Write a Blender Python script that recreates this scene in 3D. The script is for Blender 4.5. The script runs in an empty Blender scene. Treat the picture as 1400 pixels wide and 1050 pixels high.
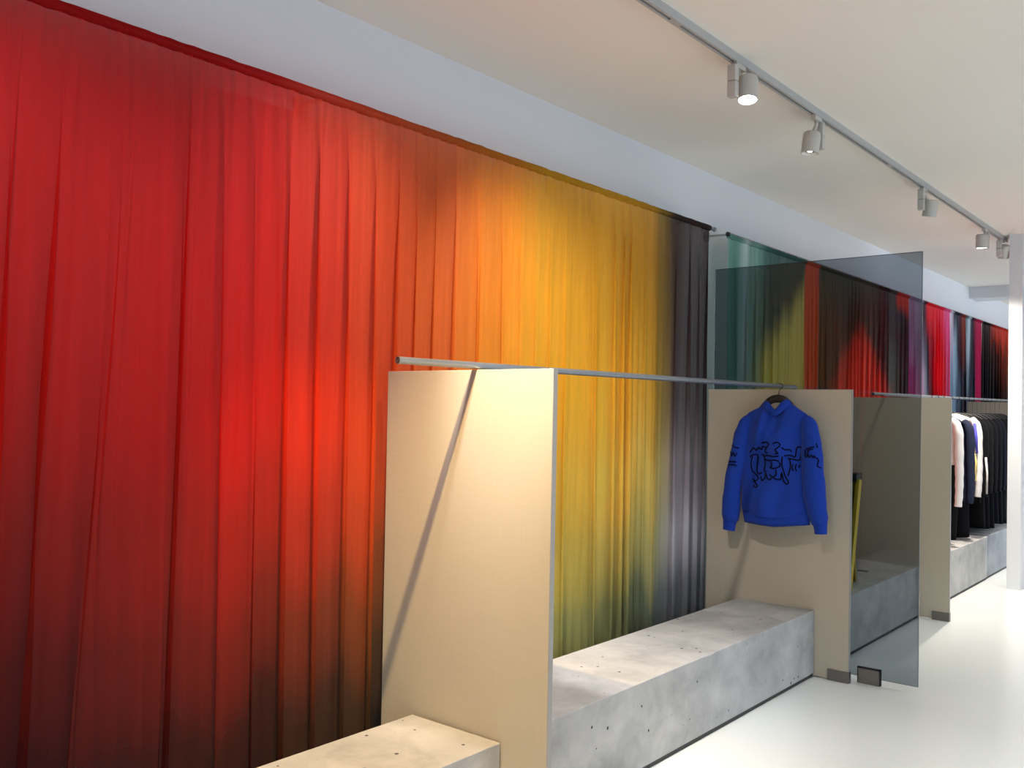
import bpy, bmesh, math, random
import numpy as np
from mathutils import Vector, Matrix

random.seed(7)
SC = bpy.context.scene
COL = SC.collection
PI = math.pi

# ------------------------------------------------------------------ helpers
def lin(c):
    return tuple(((v / 255.0) / 12.92 if v / 255.0 <= 0.04045 else ((v / 255.0 + 0.055) / 1.055) ** 2.4) for v in c)

def lin4(c):
    return lin(c) + (1.0,)

def tag(o, label=None, cat=None, group=None, kind=None):
    if label: o['label'] = label
    if cat: o['category'] = cat
    if group: o['group'] = group
    if kind: o['kind'] = kind
    return o

def empty(name, loc=(0, 0, 0), label=None, cat=None, group=None):
    o = bpy.data.objects.new(name, None)
    o.empty_display_size = 0.05
    o.location = loc
    COL.objects.link(o)
    return tag(o, label, cat, group)

def link(name, me, mat, parent=None, smooth=False):
    if mat is not None and not me.materials:
        me.materials.append(mat)
    if smooth:
        me.polygons.foreach_set('use_smooth', [True] * len(me.polygons))
    o = bpy.data.objects.new(name, me)
    if parent is not None:
        o.parent = parent
    COL.objects.link(o)
    return o

def from_bm(name, bm, mat, parent=None, smooth=False):
    bmesh.ops.recalc_face_normals(bm, faces=bm.faces)
    me = bpy.data.meshes.new(name)
    bm.to_mesh(me)
    bm.free()
    return link(name, me, mat, parent, smooth)

def from_data(name, verts, faces, mat, parent=None, smooth=True):
    me = bpy.data.meshes.new(name)
    me.from_pydata([tuple(v) for v in verts], [], [tuple(f) for f in faces])
    me.update()
    return link(name, me, mat, parent, smooth)

def add_box(bm, lo, hi, bevel=0.0, M=None):
    c = [(a + b) / 2 for a, b in zip(lo, hi)]
    s = [max(1e-5, b - a) for a, b in zip(lo, hi)]
    m = Matrix.Translation(c) @ Matrix.Diagonal((s[0], s[1], s[2], 1.0))
    if M is not None:
        m = M @ m
    r = bmesh.ops.create_cube(bm, size=1.0, matrix=m)
    if bevel > 0:
        vs = set(r['verts'])
        es = [e for e in bm.edges if e.verts[0] in vs and e.verts[1] in vs]
        bmesh.ops.bevel(bm, geom=es, offset=bevel, segments=2, profile=0.5, affect='EDGES')

def box(name, lo, hi, mat, parent=None, bevel=0.0, M=None):
    bm = bmesh.new()
    add_box(bm, lo, hi, bevel, M)
    return from_bm(name, bm, mat, parent)

def frame_of(t):
    t = Vector(t).normalized()
    u = Vector((0, 0, 1)) if abs(t.z) < 0.9 else Vector((1, 0, 0))
    a = t.cross(u).normalized()
    b = a.cross(t).normalized()
    return t, a, b

def tube_data(path, radii, n=12, caps=True, flat=1.0, upv=None):
    """Tube along path; radii a number or list. flat squeezes along the b axis."""
    P = [Vector(p) for p in path]
    if not isinstance(radii, (list, tuple)):
        radii = [radii] * len(P)
    V, F = [], []
    prev = None
    for i, p in enumerate(P):
        t = (P[min(i + 1, len(P) - 1)] - P[max(i - 1, 0)]).normalized()
        if prev is None:
            if upv is not None:
                a = t.cross(Vector(upv)).normalized()
            else:
                _, a, _ = frame_of(t)
        else:
            a = (prev - t * prev.dot(t)).normalized()
        b = t.cross(a).normalized()
        prev = a
        for k in range(n):
            th = 2 * PI * k / n
            V.append(p + a * math.cos(th) * radii[i] + b * math.sin(th) * radii[i] * flat)
    for i in range(len(P) - 1):
        for k in range(n):
            k2 = (k + 1) % n
            F.append((i * n + k, i * n + k2, (i + 1) * n + k2, (i + 1) * n + k))
    if caps:
        F.append(tuple(range(n - 1, -1, -1)))
        F.append(tuple((len(P) - 1) * n + k for k in range(n)))
    return V, F

def tube(name, path, radii, mat, parent=None, n=12, flat=1.0, upv=None, caps=True):
    V, F = tube_data(path, radii, n, caps, flat, upv)
    return from_data(name, V, F, mat, parent, True)

def add_cyl(bm, p0, p1, r0, r1=None, n=24):
    p0, p1 = Vector(p0), Vector(p1)
    r1 = r0 if r1 is None else r1
    d = p1 - p0
    q = Vector((0, 0, 1)).rotation_difference(d.normalized()).to_matrix().to_4x4()
    m = Matrix.Translation((p0 + p1) / 2) @ q
    bmesh.ops.create_cone(bm, cap_ends=True, cap_tris=False, segments=n, radius1=r0, radius2=r1, depth=d.length, matrix=m)

def smooth_path(pts, n=8):
    """Catmull-Rom."""
    P = [Vector(p) for p in pts]
    out = []
    for i in range(len(P) - 1):
        p0, p1, p2, p3 = P[max(i - 1, 0)], P[i], P[i + 1], P[min(i + 2, len(P) - 1)]
        for k in range(n):
            t = k / n
            out.append(0.5 * ((2 * p1) + (p2 - p0) * t + (2 * p0 - 5 * p1 + 4 * p2 - p3) * t * t + (3 * p1 - p0 - 3 * p2 + p3) * t ** 3))
    out.append(P[-1])
    return out

# ------------------------------------------------------------------ materials
def mat_new(name):
    m = bpy.data.materials.new(name)
    m.use_nodes = True
    nt = m.node_tree
    b = nt.nodes.get('Principled BSDF')
    return m, nt, b

def mat_plain(name, rgb, rough=0.6, metal=0.0, noise=0.0, scale=20.0, bump=0.0, spec=0.5, sheen=0.0):
    m, nt, b = mat_new(name)
    b.inputs['Roughness'].default_value = rough
    b.inputs['Metallic'].default_value = metal
    b.inputs['Specular IOR Level'].default_value = spec
    if sheen:
        b.inputs['Sheen Weight'].default_value = sheen
    tc = nt.nodes.new('ShaderNodeTexCoord')
    nz = nt.nodes.new('ShaderNodeTexNoise')
    nz.inputs['Scale'].default_value = scale
    nz.inputs['Detail'].default_value = 5
    nt.links.new(tc.outputs['Object'], nz.inputs['Vector'])
    mix = nt.nodes.new('ShaderNodeMix')
    mix.data_type = 'RGBA'
    c = lin(rgb)
    mix.inputs[6].default_value = tuple(v * (1 - noise) for v in c) + (1,)
    mix.inputs[7].default_value = tuple(min(1, v * (1 + noise)) for v in c) + (1,)
    nt.links.new(nz.outputs['Fac'], mix.inputs[0])
    nt.links.new(mix.outputs[2], b.inputs['Base Color'])
    if bump > 0:
        bp = nt.nodes.new('ShaderNodeBump')
        bp.inputs['Strength'].default_value = bump
        bp.inputs['Distance'].default_value = 0.002
        nt.links.new(nz.outputs['Fac'], bp.inputs['Height'])
        nt.links.new(bp.outputs['Normal'], b.inputs['Normal'])
    return m

def mat_concrete(name, light, dark, pits=True):
    m, nt, b = mat_new(name)
    b.inputs['Roughness'].default_value = 0.75
    b.inputs['Specular IOR Level'].default_value = 0.3
    tc = nt.nodes.new('ShaderNodeTexCoord')
    n1 = nt.nodes.new('ShaderNodeTexNoise'); n1.inputs['Scale'].default_value = 5.5; n1.inputs['Detail'].default_value = 10; n1.inputs['Roughness'].default_value = 0.68
    n1.inputs['Distortion'].default_value = 0.6
    nt.links.new(tc.outputs['Object'], n1.inputs['Vector'])
    mp = nt.nodes.new('ShaderNodeMapping'); mp.inputs['Scale'].default_value = (2.6, 2.6, 5.5)
    nt.links.new(tc.outputs['Object'], mp.inputs['Vector'])
    n2 = nt.nodes.new('ShaderNodeTexNoise'); n2.inputs['Scale'].default_value = 1.0; n2.inputs['Detail'].default_value = 4
    nt.links.new(mp.outputs['Vector'], n2.inputs['Vector'])
    ad = nt.nodes.new('ShaderNodeMath'); ad.operation = 'ADD'
    nt.links.new(n1.outputs['Fac'], ad.inputs[0]); nt.links.new(n2.outputs['Fac'], ad.inputs[1])
    mr = nt.nodes.new('ShaderNodeMapRange'); mr.inputs['From Min'].default_value = 0.62; mr.inputs['From Max'].default_value = 1.38
    nt.links.new(ad.outputs[0], mr.inputs['Value'])
    mix = nt.nodes.new('ShaderNodeMix'); mix.data_type = 'RGBA'
    mix.inputs[6].default_value = lin4(dark); mix.inputs[7].default_value = lin4(light)
    nt.links.new(mr.outputs['Result'], mix.inputs[0])
    out = mix.outputs[2]
    if pits:
        vo = nt.nodes.new('ShaderNodeTexVoronoi'); vo.inputs['Scale'].default_value = 19.0
        nt.links.new(tc.outputs['Object'], vo.inputs['Vector'])
        # pit radius differs per cell; only some cells carry one
        sep = nt.nodes.new('ShaderNodeSeparateColor')
        nt.links.new(vo.outputs['Color'], sep.inputs['Color'])
        gt = nt.nodes.new('ShaderNodeMath'); gt.operation = 'GREATER_THAN'; gt.inputs[1].default_value = 0.35
        nt.links.new(sep.outputs['Red'], gt.inputs[0])
        rad = nt.nodes.new('ShaderNodeMath'); rad.operation = 'MULTIPLY'; rad.inputs[1].default_value = 0.15
        nt.links.new(sep.outputs['Green'], rad.inputs[0])
        lt = nt.nodes.new('ShaderNodeMath'); lt.operation = 'LESS_THAN'
        nt.links.new(vo.outputs['Distance'], lt.inputs[0]); nt.links.new(rad.outputs[0], lt.inputs[1])
        mu = nt.nodes.new('ShaderNodeMath'); mu.operation = 'MULTIPLY'
        nt.links.new(gt.outputs[0], mu.inputs[0]); nt.links.new(lt.outputs[0], mu.inputs[1])
        mx2 = nt.nodes.new('ShaderNodeMix'); mx2.data_type = 'RGBA'
        nt.links.new(mu.outputs[0], mx2.inputs[0]); nt.links.new(out, mx2.inputs[6])
        mx2.inputs[7].default_value = lin4((62, 58, 56))
        out = mx2.outputs[2]
    nt.links.new(out, b.inputs['Base Color'])
    bp = nt.nodes.new('ShaderNodeBump'); bp.inputs['Strength'].default_value = 0.15; bp.inputs['Distance'].default_value = 0.004
    nt.links.new(n1.outputs['Fac'], bp.inputs['Height']); nt.links.new(bp.outputs['Normal'], b.inputs['Normal'])
    return m

def mat_linen(name, rgb):
    """greige board covered with a fine woven cloth"""
    m, nt, b = mat_new(name)
    b.inputs['Roughness'].default_value = 0.85
    b.inputs['Specular IOR Level'].default_value = 0.2
    tc = nt.nodes.new('ShaderNodeTexCoord')
    outs = []
    for sc in ((6, 6, 420), (420, 420, 6)):
        mp = nt.nodes.new('ShaderNodeMapping'); mp.inputs['Scale'].default_value = sc
        nt.links.new(tc.outputs['Object'], mp.inputs['Vector'])
        nz = nt.nodes.new('ShaderNodeTexNoise'); nz.inputs['Scale'].default_value = 1.0; nz.inputs['Detail'].default_value = 3
        nt.links.new(mp.outputs['Vector'], nz.inputs['Vector'])
        outs.append(nz.outputs['Fac'])
    ad = nt.nodes.new('ShaderNodeMath'); ad.operation = 'ADD'
    nt.links.new(outs[0], ad.inputs[0]); nt.links.new(outs[1], ad.inputs[1])
    mr = nt.nodes.new('ShaderNodeMapRange'); mr.inputs['From Min'].default_value = 0.6; mr.inputs['From Max'].default_value = 1.4
    nt.links.new(ad.outputs[0], mr.inputs['Value'])
    mix = nt.nodes.new('ShaderNodeMix'); mix.data_type = 'RGBA'
    c = lin(rgb)
    mix.inputs[6].default_value = tuple(v * 0.94 for v in c) + (1,)
    mix.inputs[7].default_value = tuple(v * 1.06 for v in c) + (1,)
    nt.links.new(mr.outputs['Result'], mix.inputs[0])
    nt.links.new(mix.outputs[2], b.inputs['Base Color'])
    bp = nt.nodes.new('ShaderNodeBump'); bp.inputs['Strength'].default_value = 0.12; bp.inputs['Distance'].default_value = 0.001
    nt.links.new(mr.outputs['Result'], bp.inputs['Height']); nt.links.new(bp.outputs['Normal'], b.inputs['Normal'])
    return m

def mat_voile(name, sheer=0.12, transl=0.40):
    """sheer dyed cloth: dye in the colour attribute, weave noise, some light passing through"""
    m = bpy.data.materials.new(name); m.use_nodes = True
    nt = m.node_tree; nt.nodes.clear()
    at = nt.nodes.new('ShaderNodeAttribute'); at.attribute_name = 'dye'
    tc = nt.nodes.new('ShaderNodeTexCoord')
    mp = nt.nodes.new('ShaderNodeMapping'); mp.inputs['Scale'].default_value = (1, 60, 3)
    nt.links.new(tc.outputs['Object'], mp.inputs['Vector'])
    nz = nt.nodes.new('ShaderNodeTexNoise'); nz.inputs['Scale'].default_value = 1.0; nz.inputs['Detail'].default_value = 6
    nt.links.new(mp.outputs['Vector'], nz.inputs['Vector'])
    mr = nt.nodes.new('ShaderNodeMapRange'); mr.inputs['From Min'].default_value = 0.3; mr.inputs['From Max'].default_value = 0.7
    mr.inputs['To Min'].default_value = 0.94; mr.inputs['To Max'].default_value = 1.05
    nt.links.new(nz.outputs['Fac'], mr.inputs['Value'])
    mul = nt.nodes.new('ShaderNodeMix'); mul.data_type = 'RGBA'; mul.blend_type = 'MULTIPLY'; mul.inputs[0].default_value = 1.0
    nt.links.new(at.outputs['Color'], mul.inputs[6]); nt.links.new(mr.outputs['Result'], mul.inputs[7])
    df = nt.nodes.new('ShaderNodeBsdfDiffuse'); df.inputs['Roughness'].default_value = 0.5
    tl = nt.nodes.new('ShaderNodeBsdfTranslucent')
    tr = nt.nodes.new('ShaderNodeBsdfTransparent')
    nt.links.new(mul.outputs[2], df.inputs['Color']); nt.links.new(mul.outputs[2], tl.inputs['Color'])
    tr.inputs['Color'].default_value = (1, 1, 1, 1)
    m1 = nt.nodes.new('ShaderNodeMixShader'); m1.inputs[0].default_value = transl
    nt.links.new(df.outputs[0], m1.inputs[1]); nt.links.new(tl.outputs[0], m1.inputs[2])
    m2 = nt.nodes.new('ShaderNodeMixShader'); m2.inputs[0].default_value = sheer
    nt.links.new(m1.outputs[0], m2.inputs[1]); nt.links.new(tr.outputs[0], m2.inputs[2])
    out = nt.nodes.new('ShaderNodeOutputMaterial')
    nt.links.new(m2.outputs[0], out.inputs['Surface'])
    return m

def mat_tinted_glass(name, tint):
    m = bpy.data.materials.new(name); m.use_nodes = True
    nt = m.node_tree; nt.nodes.clear()
    tr = nt.nodes.new('ShaderNodeBsdfTransparent'); tr.inputs['Color'].default_value = tuple(tint) + (1,)
    gl = nt.nodes.new('ShaderNodeBsdfGlossy'); gl.inputs['Roughness'].default_value = 0.02
    fr = nt.nodes.new('ShaderNodeFresnel'); fr.inputs['IOR'].default_value = 1.45
    mx = nt.nodes.new('ShaderNodeMixShader')
    nt.links.new(fr.outputs[0], mx.inputs[0]); nt.links.new(tr.outputs[0], mx.inputs[1]); nt.links.new(gl.outputs[0], mx.inputs[2])
    out = nt.nodes.new('ShaderNodeOutputMaterial'); nt.links.new(mx.outputs[0], out.inputs['Surface'])
    return m

def mat_emit(name, rgb, strength):
    m = bpy.data.materials.new(name); m.use_nodes = True
    nt = m.node_tree; nt.nodes.clear()
    e = nt.nodes.new('ShaderNodeEmission'); e.inputs['Color'].default_value = tuple(rgb) + (1,); e.inputs['Strength'].default_value = strength
    out = nt.nodes.new('ShaderNodeOutputMaterial'); nt.links.new(e.outputs[0], out.inputs['Surface'])
    return m

M_WALL = mat_plain('white_wall_paint', (218, 220, 224), 0.9, noise=0.015, scale=3)
M_CEIL = mat_plain('white_ceiling_paint', (234, 229, 220), 0.9, noise=0.01, scale=2)
M_FLOOR = mat_plain('white_poured_resin', (222, 226, 224), 0.22, noise=0.012, scale=1.2, spec=0.4)
M_PANEL = mat_linen('greige_woven_board', (190, 180, 160))
M_EDGE = mat_plain('grey_board_edge', (158, 156, 152), 0.55, noise=0.06, scale=60)
M_CLAMP = mat_plain('brushed_dark_steel', (128, 122, 116), 0.42, metal=0.8, noise=0.1, scale=200)
M_GASKET = mat_plain('black_rubber', (28, 28, 30), 0.6)
M_CONC = mat_concrete('cast_concrete', (196, 195, 193), (144, 144, 144))
M_CONC_SHADE = mat_concrete('shade_toned_concrete', (160, 164, 170), (122, 126, 132))  # same cast concrete, with the far block's shade put into the colour
M_PLINTH = mat_plain('dark_plinth', (58, 56, 55), 0.7, noise=0.08)
M_STEEL = mat_plain('galvanised_tube', (152, 156, 160), 0.34, metal=0.9, noise=0.12, scale=35)
M_STEELIN = mat_plain('tube_inside', (120, 100, 90), 0.5, metal=0.5)
M_TRACK = mat_plain('grey_white_track', (172, 172, 170), 0.5, noise=0.02)
M_LAMP = mat_plain('white_lamp_housing', (188, 185, 178), 0.45, noise=0.02)
M_SLOT = mat_plain('dark_slot', (70, 66, 62), 0.6)
M_REFL = mat_plain('lamp_reflector', (150, 155, 160), 0.2, metal=0.9)
M_VOILE = mat_voile('dyed_voile')
M_GLASS = mat_tinted_glass('grey_tinted_glass', (0.57, 0.605, 0.63))
M_GEDGE = mat_plain('glass_edge', (62, 74, 78), 0.2, noise=0.05)
M_BLUE = mat_plain('blue_cotton_fleece', (28, 60, 158), 0.95, noise=0.10, scale=60, bump=0.35, spec=0.1, sheen=0.1)
M_PRINT = mat_plain('navy_black_print', (12, 13, 26), 0.9, spec=0.1)
M_BLACKWOOD = mat_plain('black_hanger', (30, 28, 28), 0.45, noise=0.1)
M_HOOK = mat_plain('dark_hook_steel', (62, 60, 58), 0.4, metal=0.8)
M_YEL = mat_plain('yellow_fibreglass', (222, 190, 40), 0.5, noise=0.05)
M_YELD = mat_plain('ochre_fibreglass', (176, 140, 34), 0.6, noise=0.05)
M_BLK = mat_plain('black_plastic', (26, 26, 28), 0.5)

def cloth(name, rgb, noise=0.08):
    return mat_plain(name, rgb, 0.9, noise=noise, scale=30, bump=0.2, spec=0.15)

# ------------------------------------------------------------------ the room
XW, ZC = -0.20, 3.0855
YF, YB, XR = -4.0, 17.0, 5.6

def structure(name, lo, hi, mat):
    return tag(box(name, lo, hi, mat), kind='structure')

structure('floor', (XW - 0.2, YF, -0.12), (XR + 0.2, YB, 0.0), M_FLOOR)
structure('ceiling', (XW - 0.2, YF, ZC), (XR + 0.2, YB, ZC + 0.15), M_CEIL)
structure('wall_left', (XW - 0.2, YF, 0.0), (XW, YB, ZC), M_WALL)
bm = bmesh.new()      # right-hand wall with a long window
add_box(bm, (XR, YF, 0.0), (XR + 0.2, 0.4, ZC)); add_box(bm, (XR, 8.6, 0.0), (XR + 0.2, 10.1, ZC)); add_box(bm, (XR, 15.9, 0.0), (XR + 0.2, YB, ZC))
add_box(bm, (XR, 10.1, 0.0), (XR + 0.2, 15.9, 0.45)); add_box(bm, (XR, 10.1, 2.55), (XR + 0.2, 15.9, ZC))
add_box(bm, (XR, 0.4, 0.0), (XR + 0.2, 8.6, 0.45)); add_box(bm, (XR, 0.4, 2.55), (XR + 0.2, 8.6, ZC))
tag(from_bm('wall_right', bm, M_WALL), kind='structure')
structure('wall_back', (XW, YB, 0.0), (XR, YB + 0.2, ZC), M_WALL)
structure('wall_return', (1.03, 9.16, 0.0), (XR, 9.32, ZC), M_WALL)
structure('ceiling_beam', (XW, 12.36, 2.945), (XR, 12.75, ZC), M_WALL)
structure('column', (0.925, 8.94, 0.0), (1.03, 9.16, ZC), M_WALL)
# shop front behind the camera: wall with one wide window opening
bm = bmesh.new()
add_box(bm, (XW, YF - 0.2, 0.0), (XR, YF, 0.25))
add_box(bm, (XW, YF - 0.2, 2.75), (XR, YF, ZC))
add_box(bm, (XW, YF - 0.2, 0.25), (0.3, YF, 2.75))
add_box(bm, (5.2, YF - 0.2, 0.25), (XR, YF, 2.75))
tag(from_bm('wall_front', bm, M_WALL), kind='structure')

# ------------------------------------------------------------------ curtains
def grid_interp(ys, zs, table, y, z):
    """smooth bilinear lookup; table[iz][iy] sRGB, zs descending"""
    ys = np.array(ys); zs = np.array(zs[::-1])
    T = np.array(table, float)[::-1]
    T = np.where(T / 255 <= 0.04045, T / 255 / 12.92, ((T / 255 + 0.055) / 1.055) ** 2.4)
    y = np.clip(y, ys[0], ys[-1]); z = np.clip(z, zs[0], zs[-1])
    iy = np.clip(np.searchsorted(ys, y) - 1, 0, len(ys) - 2)
    iz = np.clip(np.searchsorted(zs, z) - 1, 0, len(zs) - 2)
    fy = (y - ys[iy]) / (ys[iy + 1] - ys[iy]); fz = (z - zs[iz]) / (zs[iz + 1] - zs[iz])
    fy = fy * fy * (3 - 2 * fy); fz = fz * (0.5 + 0.5 * (fz * (3 - 2 * fz)) / np.maximum(fz, 1e-6))
    a = T[iz, iy]; b = T[iz, iy + 1]; c = T[iz + 1, iy]; d = T[iz + 1, iy + 1]
    fy = fy[..., None]; fz = fz[..., None]
    return (a * (1 - fy) + b * fy) * (1 - fz) + (c * (1 - fy) + d * fy) * fz

def smooth_noise(n, step, rng):
    k = int(n / step) + 4
    p = rng.standard_normal(k)
    x = np.arange(n) / step
    i = x.astype(int); f = x - i
    f = f * f * (3 - 2 * f)
    return p[i] * (1 - f) + p[i + 1] * f

def make_curtain(name, label, y0, y1, ztop, zbot, dye, seed, wave=0.15, xmean=-0.035, density=210, nz=44, group=None, amp=1.0, zjit=0.10):
    rng = np.random.default_rng(seed)
    n = int((y1 - y0) * density)
    u = np.linspace(0, 1, n)
    zz = np.concatenate([np.linspace(ztop - 0.030, ztop - 0.25, 10)[:-1], np.linspace(ztop - 0.25, zbot, nz - 9)])
    per = 1.0 / wave
    L = y1 - y0
    ph = 2 * PI * per * L * u + 3.4 * smooth_noise(n, n / (L / 0.42), rng)
    ph2 = 2 * PI * per * 2.7 * L * u + 3.0 * smooth_noise(n, n / (L / 0.2), rng)
    ph3 = 2 * PI * per * 6.0 * L * u + 3.0 * smooth_noise(n, n / (L / 0.1), rng)
    am = 1.0 + 0.45 * smooth_noise(n, n / (L / 0.3), rng)
    drift = smooth_noise(n, n / (L / 0.5), rng)
    drift2 = smooth_noise(n, n / (L / 0.22), rng)
    V = np.zeros((len(zz), n, 3))
    for j, z in enumerate(zz):
        t = (ztop - z) / (ztop - zbot)
        s = 1 - math.exp(-t * 5.0)
        d = drift * 2.1 * t + drift2 * 0.5 * t
        A = amp * (0.003 + 0.017 * s) * np.clip(am, 0.25, 1.7)
        A2 = amp * (0.003 + 0.0030 * s)
        A3 = amp * 0.0016 * (1 - 0.55 * s)
        p1 = ph + d
        x = A * np.sin(p1) + A2 * np.sin(ph2 + 0.8 * d) + A3 * np.sin(ph3)
        # folds lean over one another
        y = y0 + L * u + s * 0.036 * np.sin(p1 + 1.9) * np.clip(am, 0.3, 1.6) + s * 0.006 * np.sin(ph2 + 1.2)
        edge = np.minimum(u, 1 - u) * L
        y = np.clip(y, y0, y1 + 0.01 * t)
        V[j, :, 0] = xmean + np.clip(x, -0.045, 0.036) * np.clip(edge / 0.04 + 0.25, 0, 1)
        V[j, :, 1] = y
        V[j, :, 2] = z
    yy = np.broadcast_to(y0 + L * u, (len(zz), n))
    zg = np.broadcast_to(zz[:, None], (len(zz), n))
    # each thread bundle took the dye a little differently
    jit = 0.03 * smooth_noise(n, n / (L / 0.06), rng)
    zj = zg + zjit * smooth_noise(n, n / (L / 0.09), rng)[None, :]
    colr = dye(yy + 0.0 * zg, zj) * (1 + jit)[None, :, None]
    colr = np.clip(colr, 0.004, 0.95)
    nr = len(zz)
    idx = np.arange(nr * n).reshape(nr, n)
    F = np.stack([idx[:-1, :-1], idx[:-1, 1:], idx[1:, 1:], idx[1:, :-1]], -1).reshape(-1, 4)
    me = bpy.data.meshes.new(name)
    me.from_pydata(V.reshape(-1, 3).tolist(), [], F.tolist())
    me.update()
    ca = me.color_attributes.new('dye', 'FLOAT_COLOR', 'POINT')
    ca.data.foreach_set('color', np.concatenate([colr.reshape(-1, 3), np.ones((nr * n, 1))], 1).ravel().astype(np.float32))
    cur = tag(link(name, me, M_VOILE, None, True), label, 'curtain', group)
    # gathered sleeve the rod runs through
    m = int(L * 70); K = 10
    r = np.random.default_rng(seed + 5)
    ns = smooth_noise(m, 3, r); ns2 = smooth_noise(m, 9, r)
    SV, SCc = [], []
    for i in range(m):
        yv = y0 + L * i / (m - 1)
        rad = 0.0175 + 0.0009 * ns[i] + 0.0003 * ns2[i]
        for k in range(K):
            th = 2 * PI * k / K
            SV.append((xmean + math.cos(th) * rad * 0.95, yv, ztop - 0.018 + math.sin(th) * rad))
    SF = [(i * K + k, i * K + (k + 1) % K, (i + 1) * K + (k + 1) % K, (i + 1) * K + k) for i in range(m - 1) for k in range(K)]
    me2 = bpy.data.meshes.new('rod_sleeve')
    me2.from_pydata(SV, [], SF); me2.update()
    ya = np.array([v[1] for v in SV]); za = np.full(len(SV), ztop)
    c2 = np.clip(dye(ya, za) * 0.82, 0.004, 0.95)
    ca2 = me2.color_attributes.new('dye', 'FLOAT_COLOR', 'POINT')
    ca2.data.foreach_set('color', np.concatenate([c2, np.ones((len(SV), 1))], 1).ravel().astype(np.float32))
    sl = link('rod_sleeve', me2, M_VOILE, cur, True)
    return cur

Y1 = [0.5, 1.3, 1.6, 1.9, 2.2, 2.5, 2.8, 3.2, 3.6, 4.2, 4.52, 4.67, 4.80, 5.25]
Z1 = [2.66, 2.1, 1.65, 1.2, 0.8, 0.45, 0.05]
T1 = [
 [(178,36,40),(178,34,38),(178,32,36),(186,38,38),(200,62,44),(212,86,50),(206,98,50),(206,124,46),(212,156,46),(222,166,52),(216,158,54),(150,118,52),(74,56,52),(64,49,47)],
 [(176,34,34),(176,30,30),(178,28,28),(192,34,30),(210,56,34),(215,82,40),(214,102,40),(220,134,38),(228,168,42),(215,163,46),(212,160,48),(158,126,54),(82,64,61),(67,53,52)],
 [(172,34,30),(172,30,26),(176,28,25),(202,36,27),(220,58,30),(222,84,38),(216,104,38),(226,148,40),(232,178,46),(232,182,58),(224,176,62),(170,140,64),(92,78,78),(78,66,68)],
 [(148,38,32),(148,36,30),(150,34,28),(162,38,29),(182,54,34),(198,80,40),(206,108,44),(220,156,54),(224,184,66),(240,200,88),(226,198,100),(200,180,108),(158,148,153),(140,131,136)],
 [(108,38,33),(110,36,31),(114,34,29),(120,40,30),(128,56,35),(140,76,40),(156,98,50),(182,146,66),(208,184,84),(210,188,100),(198,186,112),(182,178,134),(200,196,204),(184,180,188)],
 [(62,31,30),(60,28,27),(54,26,25),(50,28,27),(58,38,31),(64,47,36),(76,62,46),(104,96,66),(156,154,92),(146,148,100),(126,134,104),(120,128,122),(132,134,140),(124,125,130)],
 [(36,26,27),(34,24,25),(28,22,24),(26,22,24),(31,27,27),(35,32,31),(42,40,37),(56,56,50),(66,70,66),(68,70,68),(66,68,70),(66,67,70),(68,70,74),(66,68,72)],
]
T1 = [  # dye pattern; yellow end lightened to make up for weak spot light
 [(178,36,40),(178,34,38),(178,32,36),(186,38,38),(200,62,44),(212,86,50),(206,98,50),(206,124,46),(212,156,46),(222,166,52),(216,158,54),(150,118,52),(74,56,52),(64,49,47)],
 [(176,34,34),(176,30,30),(178,28,28),(192,34,30),(210,56,34),(215,82,40),(214,102,40),(220,134,38),(228,168,42),(215,163,46),(212,160,48),(158,126,54),(82,64,61),(67,53,52)],
 [(172,34,30),(172,30,26),(176,28,25),(202,36,27),(220,58,30),(222,84,38),(216,104,38),(226,148,40),(232,178,46),(232,182,58),(224,176,62),(170,140,64),(92,78,78),(78,66,68)],
 [(148,38,32),(148,36,30),(150,34,28),(162,38,29),(182,54,34),(198,80,40),(206,108,44),(220,156,54),(224,184,66),(240,200,88),(226,198,100),(200,180,108),(158,148,153),(140,131,136)],
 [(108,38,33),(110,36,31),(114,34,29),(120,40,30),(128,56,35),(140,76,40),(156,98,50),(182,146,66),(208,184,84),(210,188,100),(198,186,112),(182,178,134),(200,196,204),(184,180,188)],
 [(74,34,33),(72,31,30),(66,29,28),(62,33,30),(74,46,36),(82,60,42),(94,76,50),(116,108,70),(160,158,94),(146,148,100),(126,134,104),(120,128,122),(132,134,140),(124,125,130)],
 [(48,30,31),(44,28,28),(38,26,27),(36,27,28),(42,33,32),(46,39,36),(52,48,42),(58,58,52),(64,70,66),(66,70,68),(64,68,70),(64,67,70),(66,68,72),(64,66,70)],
]
T1 = [[(r + 6, g - 6, b - 8) if i < 4 else (r, g, b) for i, (r, g, b) in enumerate(row)] for row in T1]
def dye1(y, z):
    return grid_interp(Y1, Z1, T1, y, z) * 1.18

make_curtain('sheer_curtain', 'long sheer curtain dyed red, orange, yellow and dark brown behind the front panel', 0.35, 5.24, 2.668, 0.02, dye1, 11, wave=0.135)

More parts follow.
